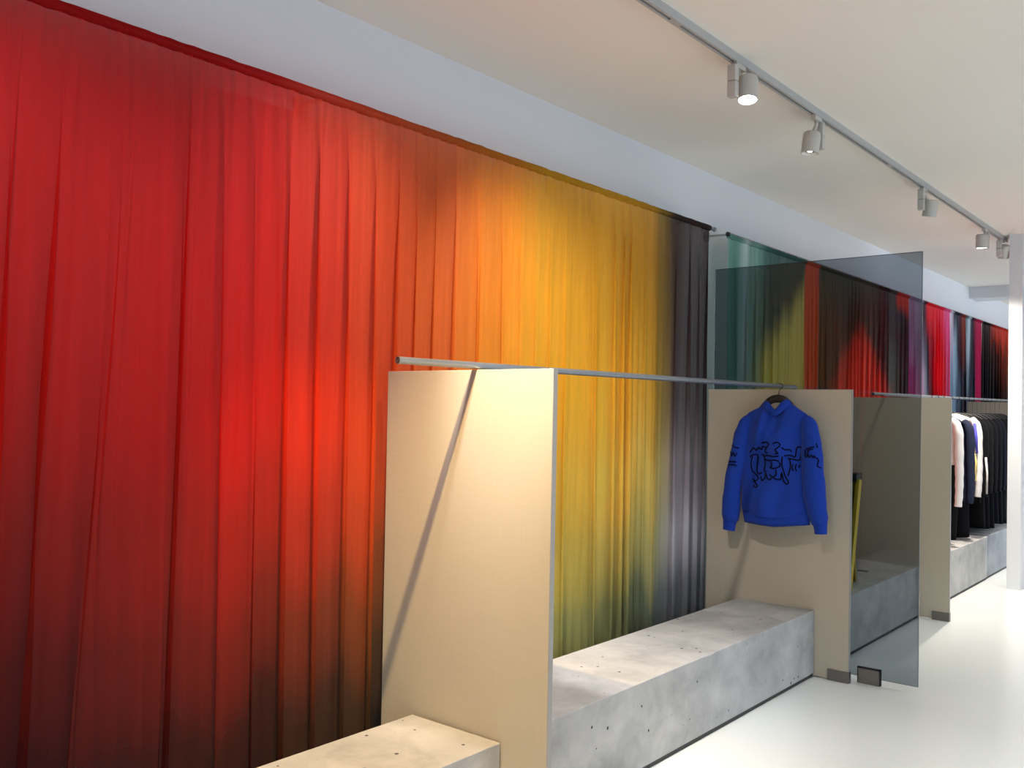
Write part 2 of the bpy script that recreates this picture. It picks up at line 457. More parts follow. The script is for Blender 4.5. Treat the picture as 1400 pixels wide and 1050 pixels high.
# second hanging: teal, olive, red and near black
def sstep(a, b, v):
    t = np.clip((v - a) / (b - a), 0, 1)
    return t * t * (3 - 2 * t)
def dye2(y, z):
    L_ = lambda c: np.array(lin(c))
    def mix_(base, c, m):
        return base * (1 - m[..., None]) + L_(c) * m[..., None]
    ys = np.array([5.50, 5.62, 5.68, 5.76, 5.84, 5.92, 6.04, 6.2, 6.5, 6.78, 7.2, 8.42, 8.5, 8.72, 8.82, 9.36])
    cs = np.array([lin(c) for c in ((90,132,120), (80,120,108), (100,134,126), (162,172,176), (122,142,132), (120,148,134), (62,94,90), (46,76,76), (44,72,70), (42,66,62), (38,60,55), (38,66,60), (34,40,44), (38,44,46), (62,76,74), (36,42,46))])
    r = np.stack([np.interp(y, ys, cs[:, k]) for k in range(3)], -1)
    olive = sstep(-0.14, 0.16, (1.78 + (y - 5.85) * 0.72) - z) * sstep(5.80, 6.05, y) * (1 - sstep(6.77, 6.80, y))
    r = mix_(r, (184, 174, 98), olive * 0.95)
    r = mix_(r, (84, 128, 118), sstep(5.70, 5.86, y) * (1 - sstep(5.95, 6.1, y)) * 0.5)
    r = mix_(r, (212, 72, 54), sstep(6.785, 6.805, y) * (1 - sstep(7.04, 7.07, y)) * (1 - 0.35 * sstep(2.45, 2.65, z)))
    h = np.clip((2.30 - z) / 0.66, 0, 1.6)
    lw = 0.10 + 0.62 * h ** 1.1; rw = 0.10 + 0.86 * h ** 1.0
    dl = (7.98 - y) / lw; dr = (y - 7.98) / rw
    fl = (1 - sstep(0.60, 1.2, np.maximum(dl, dr))) * sstep(0.0, 0.18, h)
    r = mix_(r, (168, 58, 48), fl)
    r = mix_(r, (186, 56, 46), sstep(2.36, 2.5, z - (9.36 - y) * 0.25) * sstep(8.92, 9.02, y))
    return r * 2.0
make_curtain('sheer_curtain', 'sheer curtain dyed teal, olive and dark green with a red flame shape, behind the glass', 5.50, 9.355, 2.66, 0.02, dye2, 23, wave=0.13, density=150, nz=34, amp=0.8, zjit=0.03)

Y3 = [9.37, 9.45, 9.72, 9.88, 9.98, 10.14, 10.20, 10.55, 10.62, 10.80, 10.86, 11.05, 11.15, 11.45, 11.55, 11.68, 11.78, 11.95, 12.02, 12.26]
PK, WN, GW, NB, RR, HP, LB, MG = (170,130,160), (150,60,110), (150,160,174), (36,40,54), (206,32,44), (214,80,132), (150,172,188), (156,24,70)
MGX = (158, 24, 70)
T3 = [
 [(176,150,172), PK, (160,150,170), NB, RR, RR, RR, (208,40,70), HP, HP, (200,190,204), NB, NB, (120,44,34), (90,110,120), (170,186,192), NB, (120,30,50), MGX, MGX],
 [(160,90,134), PK, (140,130,150), (96,106,122), NB, (160,30,42), RR, RR, (206,50,88), HP, (190,176,196), LB, NB, (96,40,34), (110,124,134), (160,174,184), NB, (100,26,46), MGX, MGX],
 [(150,54,104), WN, (164,120,150), GW, NB, (120,30,40), RR, RR, RR, (216,90,136), LB, LB, (92,112,130), NB, NB, (112,128,140), NB, NB, MGX, MGX],
 [WN, (140,44,96), (170,96,140), GW, (120,130,146), NB, (130,28,40), RR, RR, (210,84,128), LB, (130,158,178), (84,108,130), NB, NB, (64,78,92), NB, NB, MGX, MGX],
]
Z3 = [2.66, 2.3, 2.0, 1.6]
def dye3(y, z):
    return grid_interp(Y3, Z3, T3, y, z) * 1.55
make_curtain('sheer_curtain', 'sheer curtain in stripes of pink, scarlet, pale blue and navy beyond the glass edge', 9.375, 12.25, 2.66, 0.02, dye3, 37, wave=0.16, density=110, nz=30)
Y4 = [12.28, 12.6, 13.0, 13.4, 13.9, 15.0]
T4 = [[(30,24,28), (34,26,28), (190,50,34), (206,56,34), (200,52,34), (120,40,30)],
      [(26,24,28), (28,26,30), (52,30,28), (120,44,28), (130,56,26), (110,50,30)],
      [(24,24,30), (26,26,32), (30,26,30), (54,36,28), (80,46,28), (60,40,30)]]
def dye4(y, z):
    return grid_interp(Y4, [2.62, 2.35, 1.8], T4, y, z)
make_curtain('sheer_curtain', 'near-black sheer curtain with an orange-red top corner next to the white column', 12.29, 15.0, 2.66, 0.02, dye4, 41, wave=0.16, density=80, nz=26)

def curtain_rod(label, ya, yb, brackets, z=2.652, name='curtain_rod'):
    t = empty(name, (-0.035, ya, z), label, 'curtain rod', 'curtain rods along the left wall')
    tube('rod_tube', [(0, 0, 0), (0, yb - ya, 0)], 0.0125, M_STEEL, t, 14)
    tube('end_cap', [(0, -0.012, 0), (0, 0.004, 0)], 0.0145, M_BLK, t, 14)
    tube('end_cap', [(0, yb - ya - 0.004, 0), (0, yb - ya + 0.012, 0)], 0.0145, M_STEEL, t, 14)
    for by in brackets:
        b = tube('wall_bracket', [(-0.16, by - ya, 0.004), (-0.012, by - ya, 0.0)], 0.007, M_TRACK, t, 12)
        tube('wall_plate', [(-0.164, by - ya, 0.004), (-0.154, by - ya, 0.004)], 0.036, M_TRACK, b, 24)
    return t
curtain_rod('grey curtain rod carrying the long red to yellow curtain', 0.2, 5.30, (0.6, 2.2, 3.8, 5.0))
curtain_rod('grey curtain rod with round wall plate starting just above the glass', 5.50, 15.1, (5.508, 7.4, 9.37, 12.27, 14.6))

# ------------------------------------------------------------------ display panels standing out from the curtain wall
def panel(label, y_at0, y_atf, xf, zt, thick=0.022, clamp=True, x0=0.012):
    ang = math.atan2(y_atf - y_at0, xf)
    t = empty('display_panel', (0, y_at0, 0), label, 'panel', 'greige display panels standing out from the curtain')
    t.rotation_euler = (0, 0, ang)
    L = xf / math.cos(ang)
    box('board', (x0, 0, 0.006), (L - 0.003, thick, zt), M_PANEL, t, 0.001)
    box('edge_strip', (L - 0.003, 0.0, 0.006), (L, thick, zt), M_EDGE, t)
    if clamp:
        box('floor_clamp', (L - 0.118, -0.007, 0.0), (L + 0.003, thick + 0.007, 0.062), M_CLAMP, t, 0.0015)
        box('floor_clamp', (x0 + 0.02, -0.007, 0.0), (x0 + 0.14, thick + 0.007, 0.062), M_CLAMP, t, 0.0015)
    return t
panel('warm lit greige board panel in the foreground with a diagonal rail shadow', 2.4909, 2.4619, 0.852, 1.6317)
panel('greige board panel behind the hanging blue hoodie, grey foot clamp', 5.1695, 5.1642, 0.897, 1.6317)
panel('greige board panel half behind the glass, before the clothes rack', 7.2085, 7.2083, 0.900, 1.625)
panel('pale panel end seen beyond the dark clothes on the far rack', 11.42, 11.42, 0.88, 1.655)

# tinted glass fin
t = empty('glass_panel', (0, 5.235, 0), 'tall grey tinted frameless glass panel standing beside the blue hoodie bay', 'glass panel')
box('pane', (0.01, 0, 0.035), (1.2404, 0.010, 2.3815), M_GLASS, t)
for nm, lo, hi in (('edge', (1.2404, 0, 0.035), (1.2424, 0.010, 2.3835)), ('edge', (0.01, 0, 2.3815), (1.2404, 0.010, 2.3835))):
    box('polished_edge', lo, hi, M_GEDGE, t)
c = box('floor_clamp', (0.928, -0.013, 0.0), (1.042, 0.023, 0.082), M_CLAMP, t, 0.0015)
bm = bmesh.new()
for lo, hi in (((0.921, -0.0045, 0.0), (0.929, 0.0145, 0.088)), ((1.041, -0.0045, 0.0), (1.048, 0.0145, 0.088)), ((0.921, -0.0045, 0.081), (1.048, 0.0145, 0.088))):
    add_box(bm, lo, hi)
from_bm('gasket', bm, M_GASKET, c)

# ------------------------------------------------------------------ concrete benches
def bench(label, xb, xfn, xff, ya, yb, h, mat=None):
    t = empty('concrete_bench', (0, 0, 0), label, 'bench', 'cast concrete benches along the curtain')
    bm = bmesh.new()
    def V(x, y, z): return bm.verts.new((x, y, z))
    z0 = 0.022
    N = 40
    rows = []
    rr = random.Random(int(ya * 100) + 3)
    for i in range(N + 1):
        f = i / N
        y = ya + (yb - ya) * f
        xf = xfn + (xff - xfn) * f
        e = 0.002 + (rr.random() ** 9) * 0.006
        rows.append([V(xb, y, z0), V(xb, y, h), V(xf - e, y, h), V(xf, y, h - e), V(xf, y, z0)])
    for i in range(N):
        a, b = rows[i], rows[i + 1]
        for k in range(5):
            k2 = (k + 1) % 5
            bm.faces.new((a[k], a[k2], b[k2], b[k]))
    bm.faces.new(rows[0]); bm.faces.new(rows[-1][::-1])
    from_bm('block', bm, mat or M_CONC, t)
    bm = bmesh.new()
    vs = [bm.verts.new(p) for p in ((xb + .03, ya + .004, 0), (xfn - .006, ya + .004, 0), (xff - .006, yb - .004, 0), (xb + .03, yb - .004, 0),
                                    (xb + .03, ya + .004, z0), (xfn - .006, ya + .004, z0), (xff - .006, yb - .004, z0), (xb + .03, yb - .004, z0))]
    for f in ((0, 3, 2, 1), (4, 5, 6, 7), (0, 1, 5, 4), (1, 2, 6, 5), (2, 3, 7, 6), (3, 0, 4, 7)):
        bm.faces.new([vs[i] for i in f])
    from_bm('plinth', bm, M_PLINTH, t)
    return t
bench('warm lit concrete bench end cut off by the bottom edge, before the foreground panel', 0.214, 0.647, 0.647, 0.2, 2.462, 0.336)
bench('long pale concrete bench below the hanging blue hoodie', 0.2265, 0.708, 0.7004, 2.509, 5.160, 0.375)
bench('concrete bench seen through the tinted glass', 0.2265, 0.698, 0.692, 5.262, 7.202, 0.375)
bench('concrete bench under the white and navy clothes with a brightly lit front', 0.2265, 0.690, 0.690, 7.236, 9.322, 0.3935)
bench('shaded grey concrete bench block touching the white column, under black clothes', 0.2265, 0.684, 0.684, 9.357, 11.41, 0.3935, M_CONC_SHADE)
tag(box('black_pad', (0.424, 6.668, 0.375), (0.491, 6.700, 0.383), M_BLK, None, 0.002), 'small flat black item lying on the bench behind the glass', 'pad')

# ------------------------------------------------------------------ clothes rails
def clothes_rail(label, p0, p1, r=0.0125):
    t = empty('clothes_rail', p0, label, 'clothes rail', 'metal clothes rails')
    d = Vector(p1) - Vector(p0)
    bm = bmesh.new()
    # open tube with wall thickness
    n = 24
    q = Vector((0, 1, 0)).rotation_difference(d.normalized()).to_matrix()
    rings = []
    for (rad, s) in ((r, 0.0), (r, 1.0), (r * 0.8, 1.0), (r * 0.8, 0.0)):
        rings.append([bm.verts.new(d * s + q @ Vector((math.cos(2 * PI * k / n) * rad, 0, math.sin(2 * PI * k / n) * rad))) for k in range(n)])
    for a in range(4):
        A, B = rings[a], rings[(a + 1) % 4]
        for k in range(n):
            bm.faces.new((A[k], A[(k + 1) % n], B[(k + 1) % n], B[k]))
    from_bm('rail_tube', bm, M_STEEL, t, False)
    for s, off in ((0, 0.004), (1, -0.004)):
        base = d * s + d.normalized() * off
        pl = tube('end_plug', [base - d.normalized() * 0.002, base + d.normalized() * 0.002], r * 0.8, M_STEELIN, t, 20)
    # the diagonal web across the open near end
    M = Matrix.Rotation(math.radians(-42), 4, 'Y')
    box('end_web', (-r * 0.8, 0.0, -0.0012), (r * 0.8, 0.004, 0.0012), M_STEEL, t, 0, M)
    return t
clothes_rail('grey metal clothes rail resting on the panels, blue hoodie hanging from it', (0.484, 2.095, 1.6475), (0.5295, 5.262, 1.6475))
clothes_rail('far metal clothes rail crowded with clothes, beyond the glass', (0.43, 6.93, 1.645), (0.45, 11.8, 1.672))

# ------------------------------------------------------------------ blue hoodie
HY = 5.05   # plane of the hoodie
BODY_TOP = [(0.0, 1.466), (0.06, 1.490), (0.14, 1.507), (0.20, 1.517), (0.28, 1.534), (0.34, 1.546), (0.39, 1.537), (0.45, 1.512), (0.50, 1.492), (0.54, 1.492), (0.60, 1.518), (0.64, 1.545), (0.675, 1.557), (0.72, 1.545), (0.83, 1.514), (0.93, 1.490), (1.0, 1.464)]
def lerp_tab(tab, x):
    for (a, va), (b, vb) in zip(tab, tab[1:]):
        if x <= b:
            return va + (vb - va) * (x - a) / (b - a)
    return tab[-1][1]
XL = [(0.0, 0.310), (0.06, 0.300), (0.4, 0.298), (0.75, 0.292), (0.92, 0.300), (1.0, 0.312)]
XRr = [(0.0, 0.708), (0.06, 0.704), (0.35, 0.680), (0.75, 0.680), (0.92, 0.709), (1.0, 0.712)]
ZH = [(0, 0.902), (0.5, 0.894), (1, 0.920)]
def wrinkle(x, z):
    return 1.7 * (0.006 * math.sin(21 * x + 5 * z) * math.sin(7 * z + 2) + 0.004 * math.sin(38 * x - 11 * z + 1.3) + 0.004 * math.sin(17 * z + 9 * x)
            + 0.009 * math.exp(-((x - 0.43 - (1.45 - z) * -0.12) / 0.025) ** 2) * max(0, min(1, (z - 1.2) * 5)))
def body_pt(s, t, side):
    zb = lerp_tab(ZH, s); zt_ = lerp_tab(BODY_TOP, s)
    z = zb + (zt_ - zb) * t
    x = lerp_tab(XL, t) + (lerp_tab(XRr, t) - lerp_tab(XL, t)) * s
    prof = max(0.0, 1 - (2 * s - 1) ** 2) ** 0.6
    tap = 0.30 + 0.70 * min(1, (1 - t) * 4.5) ** 0.8
    d = 0.050 * prof * tap
    if side < 0:
        d += wrinkle(x, z) * prof * min(1, (1 - t) * 3 + 0.3)
    return (x, HY + side * d * (1.0 if side < 0 else 0.8), z)
def body_front(x, z):
    """front surface depth at a place"""
    s = 0.5
    for _ in range(6):
        zb = lerp_tab(ZH, s); zt_ = lerp_tab(BODY_TOP, s)
        t = max(0, min(1, (z - zb) / (zt_ - zb)))
        l, r_ = lerp_tab(XL, t), lerp_tab(XRr, t)
        s = max(0.0, min(1.0, (x - l) / (r_ - l)))
    return body_pt(s, t, -1)

hoodie = empty('hoodie', (0, 0, 0), 'bright blue hooded sweatshirt with dark line print hanging on a black hanger', 'hoodie')
NS, NT = 60, 50
V, F = [], []
for side in (-1, 1):
    for j in range(NT + 1):
        for i in range(NS + 1):
            V.append(body_pt(i / NS, j / NT, side))
n1 = (NS + 1) * (NT + 1)
for off, flip in ((0, False), (n1, True)):
    for j in range(NT):
        for i in range(NS):
            a = off + j * (NS + 1) + i
            q = (a, a + 1, a + NS + 2, a + NS + 1)
            F.append(q[::-1] if flip else q)
for j in range(NT):     # sides
    for i in (0, NS):
        a = j * (NS + 1) + i
        q = (a, a + NS + 1, n1 + a + NS + 1, n1 + a)
        F.append(q if i == 0 else q[::-1])
for i in range(NS):     # shoulder seam, open only at the hem
    if not 0.35 <= i / NS <= 0.66:
        a = NT * (NS + 1) + i
        F.append((a, a + 1, n1 + a + 1, n1 + a))
body = from_data('body', V, F, M_BLUE, hoodie)

# hem band
V, F = [], []
K = 72
for lvl, (zoff, grow) in enumerate(((0.012, 1.0), (-0.004, 0.99), (-0.03, 0.975), (-0.05, 0.985), (-0.048, 0.94))):
    for k in range(K):
        th = 2 * PI * k / K
        s = 0.5 - 0.5 * math.cos(th)
        side = -1 if th <= PI else 1
        xl, xr = 0.309 + 0.010 * (0.012 - zoff) / 0.06, 0.707 + 0.004 * (0.012 - zoff) / 0.06
        z = lerp_tab(ZH, s) + zoff - (0.004 * math.sin(PI * s) if side > 0 else 0)
        d = 0.046 * abs(math.sin(th)) ** 0.75 * grow + wrinkle(xl + (xr - xl) * s, z) * 0.5 * abs(math.sin(th))
        V.append((xl + (xr - xl) * s, HY + side * d, z))
for l in range(4):
    for k in range(K):
        F.append((l * K + k, l * K + (k + 1) % K, (l + 1) * K + (k + 1) % K, (l + 1) * K + k))
from_data('hem_band', V, F, M_BLUE, hoodie)

def sleeve(path, half, depth, parent, mat, name, n=20, wr=0.004, seed=0):
    """path of (x, z) centre points, half widths in the garment plane, depths across it"""
    P = smooth_path([(x, 0, z) for x, z in path], 7)
    m = len(P)
    def li(a, i):
        f = i / (m - 1) * (len(a) - 1); k = min(int(f), len(a) - 2); return a[k] + (a[k + 1] - a[k]) * (f - k)
    V, F = [], []
    for i, p in enumerate(P):
        t = (P[min(i + 1, m - 1)] - P[max(i - 1, 0)]).normalized()
        nrm = Vector((-t.z, 0, t.x))
        w, d = li(half, i), li(depth, i)
        for k in range(n):
            th = 2 * PI * k / n
            bump = 1 + wr / 0.05 * (math.sin(5 * th + i * 0.9 + seed) * 0.5 + math.sin(i * 0.55 + 2 * th + seed * 2) * 0.6)
            q = p + nrm * math.cos(th) * w * bump
            V.append((q.x, HYC[0] - math.sin(th) * d * bump, q.z))
    for i in range(m - 1):
        for k in range(n):
            F.append((i * n + k, i * n + (k + 1) % n, (i + 1) * n + (k + 1) % n, (i + 1) * n + k))
    F.append(tuple(range(n))); F.append(tuple((m - 1) * n + k for k in range(n - 1, -1, -1)))
    return from_data(name, V, F, mat, parent)
HYC = [HY - 0.006]
SLP = [(0.352, 1.468), (0.322, 1.43), (0.302, 1.36), (0.280, 1.25), (0.252, 1.11), (0.238, 0.98), (0.234, 0.885), (0.231, 0.852)]
SLW = [0.020, 0.040, 0.050, 0.050, 0.052, 0.055, 0.054, 0.044]
SLD = [0.012, 0.028, 0.038, 0.042, 0.042, 0.044, 0.042, 0.034]
SRP = [(0.680, 1.470), (0.700, 1.432), (0.714, 1.355), (0.722, 1.25), (0.731, 1.12), (0.745, 1.00), (0.763, 0.915), (0.772, 0.880)]
SRW = [0.024, 0.044, 0.053, 0.060, 0.063, 0.060, 0.050, 0.042]
SRD = [0.012, 0.028, 0.038, 0.044, 0.046, 0.046, 0.042, 0.034]
sl_l = sleeve(SLP, SLW, SLD, hoodie, M_BLUE, 'sleeve', wr=0.0018)
sleeve([(0.2300, 0.858), (0.2270, 0.832), (0.2235, 0.796)], [0.0415, 0.039, 0.036], [0.032, 0.03, 0.028], sl_l, M_BLUE, 'cuff', wr=0.001)
sl_r = sleeve(SRP, SRW, SRD, hoodie, M_BLUE, 'sleeve', wr=0.0018, seed=2)
sleeve([(0.7710, 0.888), (0.7740, 0.862), (0.7765, 0.827)], [0.0400, 0.037, 0.034], [0.032, 0.03, 0.028], sl_r, M_BLUE, 'cuff', wr=0.001)
# hood lying back: two wings rising from the V to the neck and the folded hood behind
hood_V, hood_F = [], []
def wing(pts, rad):
    P = smooth_path(pts, 6)
    m = len(P)
    rr = []
    for i in range(m):
        f = i / (m - 1) * (len(rad) - 1); k = min(int(f), len(rad) - 2); rr.append(rad[k] + (rad[k + 1] - rad[k]) * (f - k))
    v, f = tube_data(P, rr, 14, True, 0.55, (0, 1, 0))
    o = len(hood_V); hood_V.extend(v); hood_F.extend([tuple(o + i for i in q) for q in f])
wing([(0.512, HY - 0.036, 1.486), (0.486, HY - 0.034, 1.508), (0.457, HY - 0.024, 1.532), (0.436, HY - 0.004, 1.543), (0.430, HY + 0.024, 1.527), (0.442, HY + 0.045, 1.49)], [0.014, 0.021, 0.026, 0.022, 0.022, 0.02])
wing([(0.508, HY - 0.040, 1.485), (0.538, HY - 0.036, 1.512), (0.562, HY - 0.026, 1.540), (0.580, HY - 0.004, 1.554), (0.585, HY + 0.024, 1.532), (0.568, HY + 0.045, 1.49)], [0.014, 0.020, 0.024, 0.022, 0.022, 0.02])
P = [(0.425, HY + 0.05, 1.485), (0.46, HY + 0.068, 1.452), (0.495, HY + 0.074, 1.44), (0.53, HY + 0.068, 1.452), (0.566, HY + 0.05, 1.485)]
v, f = tube_data(smooth_path(P, 5), 0.026, 12, True, 0.8); o = len(hood_V); hood_V.extend(v); hood_F.extend([tuple(o + i for i in q) for q in f])
P = [(0.495, HY + 0.060, 1.46), (0.497, HY + 0.066, 1.38), (0.498, HY + 0.062, 1.29), (0.498, HY + 0.05, 1.25)]
v, f = tube_data(smooth_path(P, 6), [0.05] * 4 + [0.09] * 8 + [0.07] * 5 + [0.03] * 2, 16, True, 0.42, (0, 1, 0)); o = len(hood_V); hood_V.extend(v); hood_F.extend([tuple(o + i for i in q) for q in f])
from_data('hood', hood_V, hood_F, M_BLUE, hoodie)

# printed line pattern: plain abstract squiggles in the area of the photo's print
def ribbon(paths, fn, name, parent, r=0.0040, lift=0.0005):
    V, F = [], []
    for path in paths:
        P = smooth_path([(x, 0, z) for x, z in path], 6)
        Q = []
        for p in P:
            b = fn(p.x, p.z)
            Q.append((p.x, b - lift, p.z))
        v, f = tube_data(Q, r, 6, True, 1.0)
        o = len(V); V.extend(v); F.extend([tuple(o + i for i in q) for q in f])
    return from_data(name, V, F, M_PRINT, parent)
fb = lambda x, z: body_front(x, z)[1]
L1 = []
L1.append([(0.345, 1.262), (0.372, 1.288), (0.392, 1.276), (0.404, 1.292), (0.424, 1.283), (0.432, 1.300), (0.452, 1.296)])
L1.append([(0.345, 1.236), (0.372, 1.250), (0.398, 1.246), (0.392, 1.205), (0.388, 1.158), (0.402, 1.140), (0.420, 1.150)])
L1.append([(0.362, 1.238), (0.352, 1.200), (0.360, 1.158), (0.378, 1.140), (0.398, 1.118), (0.384, 1.098), (0.366, 1.108)])
L1.append([(0.372, 1.098), (0.390, 1.080), (0.396, 1.068), (0.382, 1.062), (0.372, 1.076)])
L1.append([(0.424, 1.256), (0.440, 1.240), (0.444, 1.200), (0.436, 1.166), (0.448, 1.150), (0.442, 1.118), (0.424, 1.104), (0.414, 1.126)])
L1.append([(0.440, 1.248), (0.470, 1.250), (0.505, 1.246), (0.535, 1.250)])
L1.append([(0.446, 1.226), (0.478, 1.222), (0.512, 1.226), (0.534, 1.220)])
L1.append([(0.428, 1.318), (0.452, 1.326), (0.470, 1.318), (0.462, 1.300), (0.446, 1.276), (0.462, 1.262)])
L1.append([(0.500, 1.318), (0.520, 1.328), (0.540, 1.316), (0.530, 1.298), (0.514, 1.284), (0.530, 1.266), (0.512, 1.262)])
L1.append([(0.548, 1.300), (0.566, 1.286), (0.584, 1.288), (0.596, 1.276)])
L1.append([(0.560, 1.252), (0.590, 1.256), (0.614, 1.248), (0.618, 1.280), (0.624, 1.302), (0.646, 1.300), (0.644, 1.262), (0.636, 1.232), (0.606, 1.234), (0.576, 1.240)])
L1.append([(0.552, 1.246), (0.548, 1.205), (0.556, 1.160), (0.566, 1.130), (0.580, 1.106), (0.572, 1.092), (0.556, 1.104), (0.548, 1.134), (0.544, 1.158)])
L1.append([(0.586, 1.236), (0.592, 1.200), (0.586, 1.166), (0.578, 1.140)])
L1.append([(0.488, 1.216), (0.492, 1.192), (0.480, 1.184), (0.500, 1.178), (0.524, 1.184), (0.540, 1.198), (0.536, 1.214)])
L1.append([(0.516, 1.172), (0.512, 1.140), (0.496, 1.128), (0.516, 1.116), (0.538, 1.120), (0.540, 1.150)])
L1.append([(0.452, 1.140), (0.462, 1.118), (0.480, 1.112), (0.488, 1.130), (0.476, 1.142)])
L1.append([(0.604, 1.206), (0.600, 1.184), (0.608, 1.170)])
L1.append([(0.622, 1.208), (0.618, 1.184), (0.626, 1.168)])
L1.append([(0.640, 1.206), (0.636, 1.188)])
ribbon([[(x + 0.018, z) for x, z in q] for q in L1], fb, 'line_print', body)
def sleeve_front(Pc, W, D):
    def fn(x, z):
        for k in range(len(Pc) - 1):
            if Pc[k][1] >= z >= Pc[k + 1][1]:
                f = (Pc[k][1] - z) / (Pc[k][1] - Pc[k + 1][1])
                c = Pc[k][0] + (Pc[k + 1][0] - Pc[k][0]) * f
                w = W[k] + (W[k + 1] - W[k]) * f; d = D[k] + (D[k + 1] - D[k]) * f
                return HYC[0] - d * 1.05 * math.sqrt(max(0.0, 1 - ((x - c) / w) ** 2))
        return HYC[0]
    return fn
fsl = sleeve_front(SLP, SLW, SLD)
ribbon([[(x + 0.012, z) for x, z in q] for q in [[(0.238, 1.300), (0.262, 1.288), (0.288, 1.284)], [(0.226, 1.262), (0.240, 1.236), (0.252, 1.258), (0.264, 1.236), (0.278, 1.256)], [(0.214, 1.196), (0.240, 1.204), (0.272, 1.202)], [(0.212, 1.180), (0.246, 1.186), (0.276, 1.182)]]], fsl, 'line_print', sl_l, 0.0032)
fsr = sleeve_front(SRP, SRW, SRD)
ribbon([[(x + 0.012 if x < 0.74 else x + 0.004, z) for x, z in q] for q in [[(0.684, 1.262), (0.690, 1.292), (0.715, 1.304), (0.745, 1.310)], [(0.684, 1.262), (0.694, 1.252), (0.702, 1.266), (0.712, 1.250), (0.722, 1.264), (0.734, 1.250), (0.744, 1.262)], [(0.700, 1.270), (0.708, 1.292), (0.730, 1.296)], [(0.746, 1.256), (0.766, 1.238), (0.762, 1.206), (0.778, 1.194)], [(0.752, 1.330), (0.758, 1.305)]]], fsr, 'line_print', sl_r, 0.0034)

def hanger(label, x, y, zt, spread=0.17, drop=0.085, mat=None, rail_z=1.6475, group=None, thick=0.011, width=0.020, hook_x=None, hook_r=0.0026):
    """hook over the rail, arched shoulder bar; hangs in the plane across the rail"""
    hx = x if hook_x is None else hook_x
    t = empty('clothes_hanger', (x, y, zt), label, 'hanger', group)
    pts = [(-spread, 0, -drop), (-spread * 0.62, 0, -drop * 0.50), (-spread * 0.28, 0, -drop * 0.10), (0, 0, 0), (spread * 0.28, 0, -drop * 0.10), (spread * 0.62, 0, -drop * 0.50), (spread, 0, -drop)]
    P = smooth_path(pts, 5)
    tube('shoulder_bar', P, [width * (0.5 + 0.5 * math.sin(PI * i / (len(P) - 1))) for i in range(len(P))], mat or M_BLACKWOOD, t, 10, thick / width, (0, 1, 0))
    dz = rail_z - zt
    dx = hx - x
    hk = [(0, 0, 0.012), (dx * 0.5, 0, dz * 0.45)]
    R = 0.0165
    for k in range(0, 9):
        a = -PI / 2 + (k / 8) * (PI * 1.25)
        hk.append((dx + math.cos(a) * R, 0, dz + math.sin(a) * R))
    tube('hook', smooth_path(hk, 4), hook_r, M_HOOK, t, 8)
    return t
hanger('wide black wooden hanger inside the blue hoodie', 0.513, HY, 1.576, 0.165, 0.130, rail_z=1.6475, hook_x=0.5265, width=0.023)

# ------------------------------------------------------------------ clothes on the far rack
def rail_x(y): return 0.43 + 0.02 * (y - 6.93) / 4.87
def rail_z(y): return 1.645 + 0.027 * (y - 6.93) / 4.87

def garment(name, label, cat, y, mat, top=1.50, bottom=0.85, half=0.205, sleeve_z=0.9, depth=0.05, sleeve_mat=None, group=None, tilt=0.0, seed=0, short=False, hem_half=None, extra=None, sl_half=0.045, hgl=None, short_name=''):
    x = rail_x(y)
    t = empty(name, (x, y, 0), label, cat, group)
    t.rotation_euler = (0, 0, tilt)
    rr = random.Random(seed)
    hem_half = hem_half or half * 1.0
    V, F = [], []
    n, m = 28, 22
    for j in range(m + 1):
        f = j / m
        z = top - (top - bottom) * f
        if f < 0.12:
            w = 0.055 + (half - 0.055) * (f / 0.12) ** 0.55
            zz = top - 0.0 - (top - bottom) * f
        else:
            w = half + (hem_half - half) * (f - 0.12) / 0.88 - 0.012 * math.sin(PI * (f - 0.12) / 0.88)
            zz = z
        d = depth * (0.35 + 0.65 * min(1, f / 0.25))
        for k in range(n):
            th = 2 * PI * k / n
            wob = 1 + 0.18 * math.sin(3 * th + seed) * f + 0.10 * math.sin(7 * th + 2.1 * seed) * f
            V.append((math.cos(th) * w, math.sin(th) * d * wob, zz))
    for j in range(m):
        for k in range(n):
            F.append((j * n + k, (j + 1) * n + k, (j + 1) * n + (k + 1) % n, j * n + (k + 1) % n))
    F.append(tuple(range(n))); F.append(tuple(m * n + k for k in range(n - 1, -1, -1)))
    b = from_data('body', V, F, mat, t)
    for sg in (-1, 1):
        if sleeve_z is None: continue
        L = top - 0.06 - sleeve_z
        pts = [(sg * (half - 0.035), 0.0, top - 0.045), (sg * (half + 0.018), -0.004, top - 0.13), (sg * (half + 0.032), -0.010, top - 0.06 - L * 0.5), (sg * (half + 0.036), -0.016, top - 0.06 - L * 0.8), (sg * (half + 0.030), -0.018, sleeve_z)]
        P = smooth_path(pts, 6)
        mm = len(P)
        rad = [sl_half * (0.75 + 0.35 * min(1, i / mm * 4)) * (1 - 0.32 * i / mm) * (1 + 0.06 * math.sin(i * 1.9 + seed)) for i in range(mm)]
        tube('sleeve', P, rad, sleeve_mat or mat, t, 14, 0.8)
    if extra: extra(t)
    hanger(hgl or 'thin dark hanger on the far rack holding the ' + short_name, x, y, top + 0.008, half * 0.86, 0.075, rail_z=rail_z(y), group=None if hgl is None else 'hangers of the black garments', width=0.012, thick=0.008, hook_r=0.0026 if hgl is None else 0.0014)
    return t

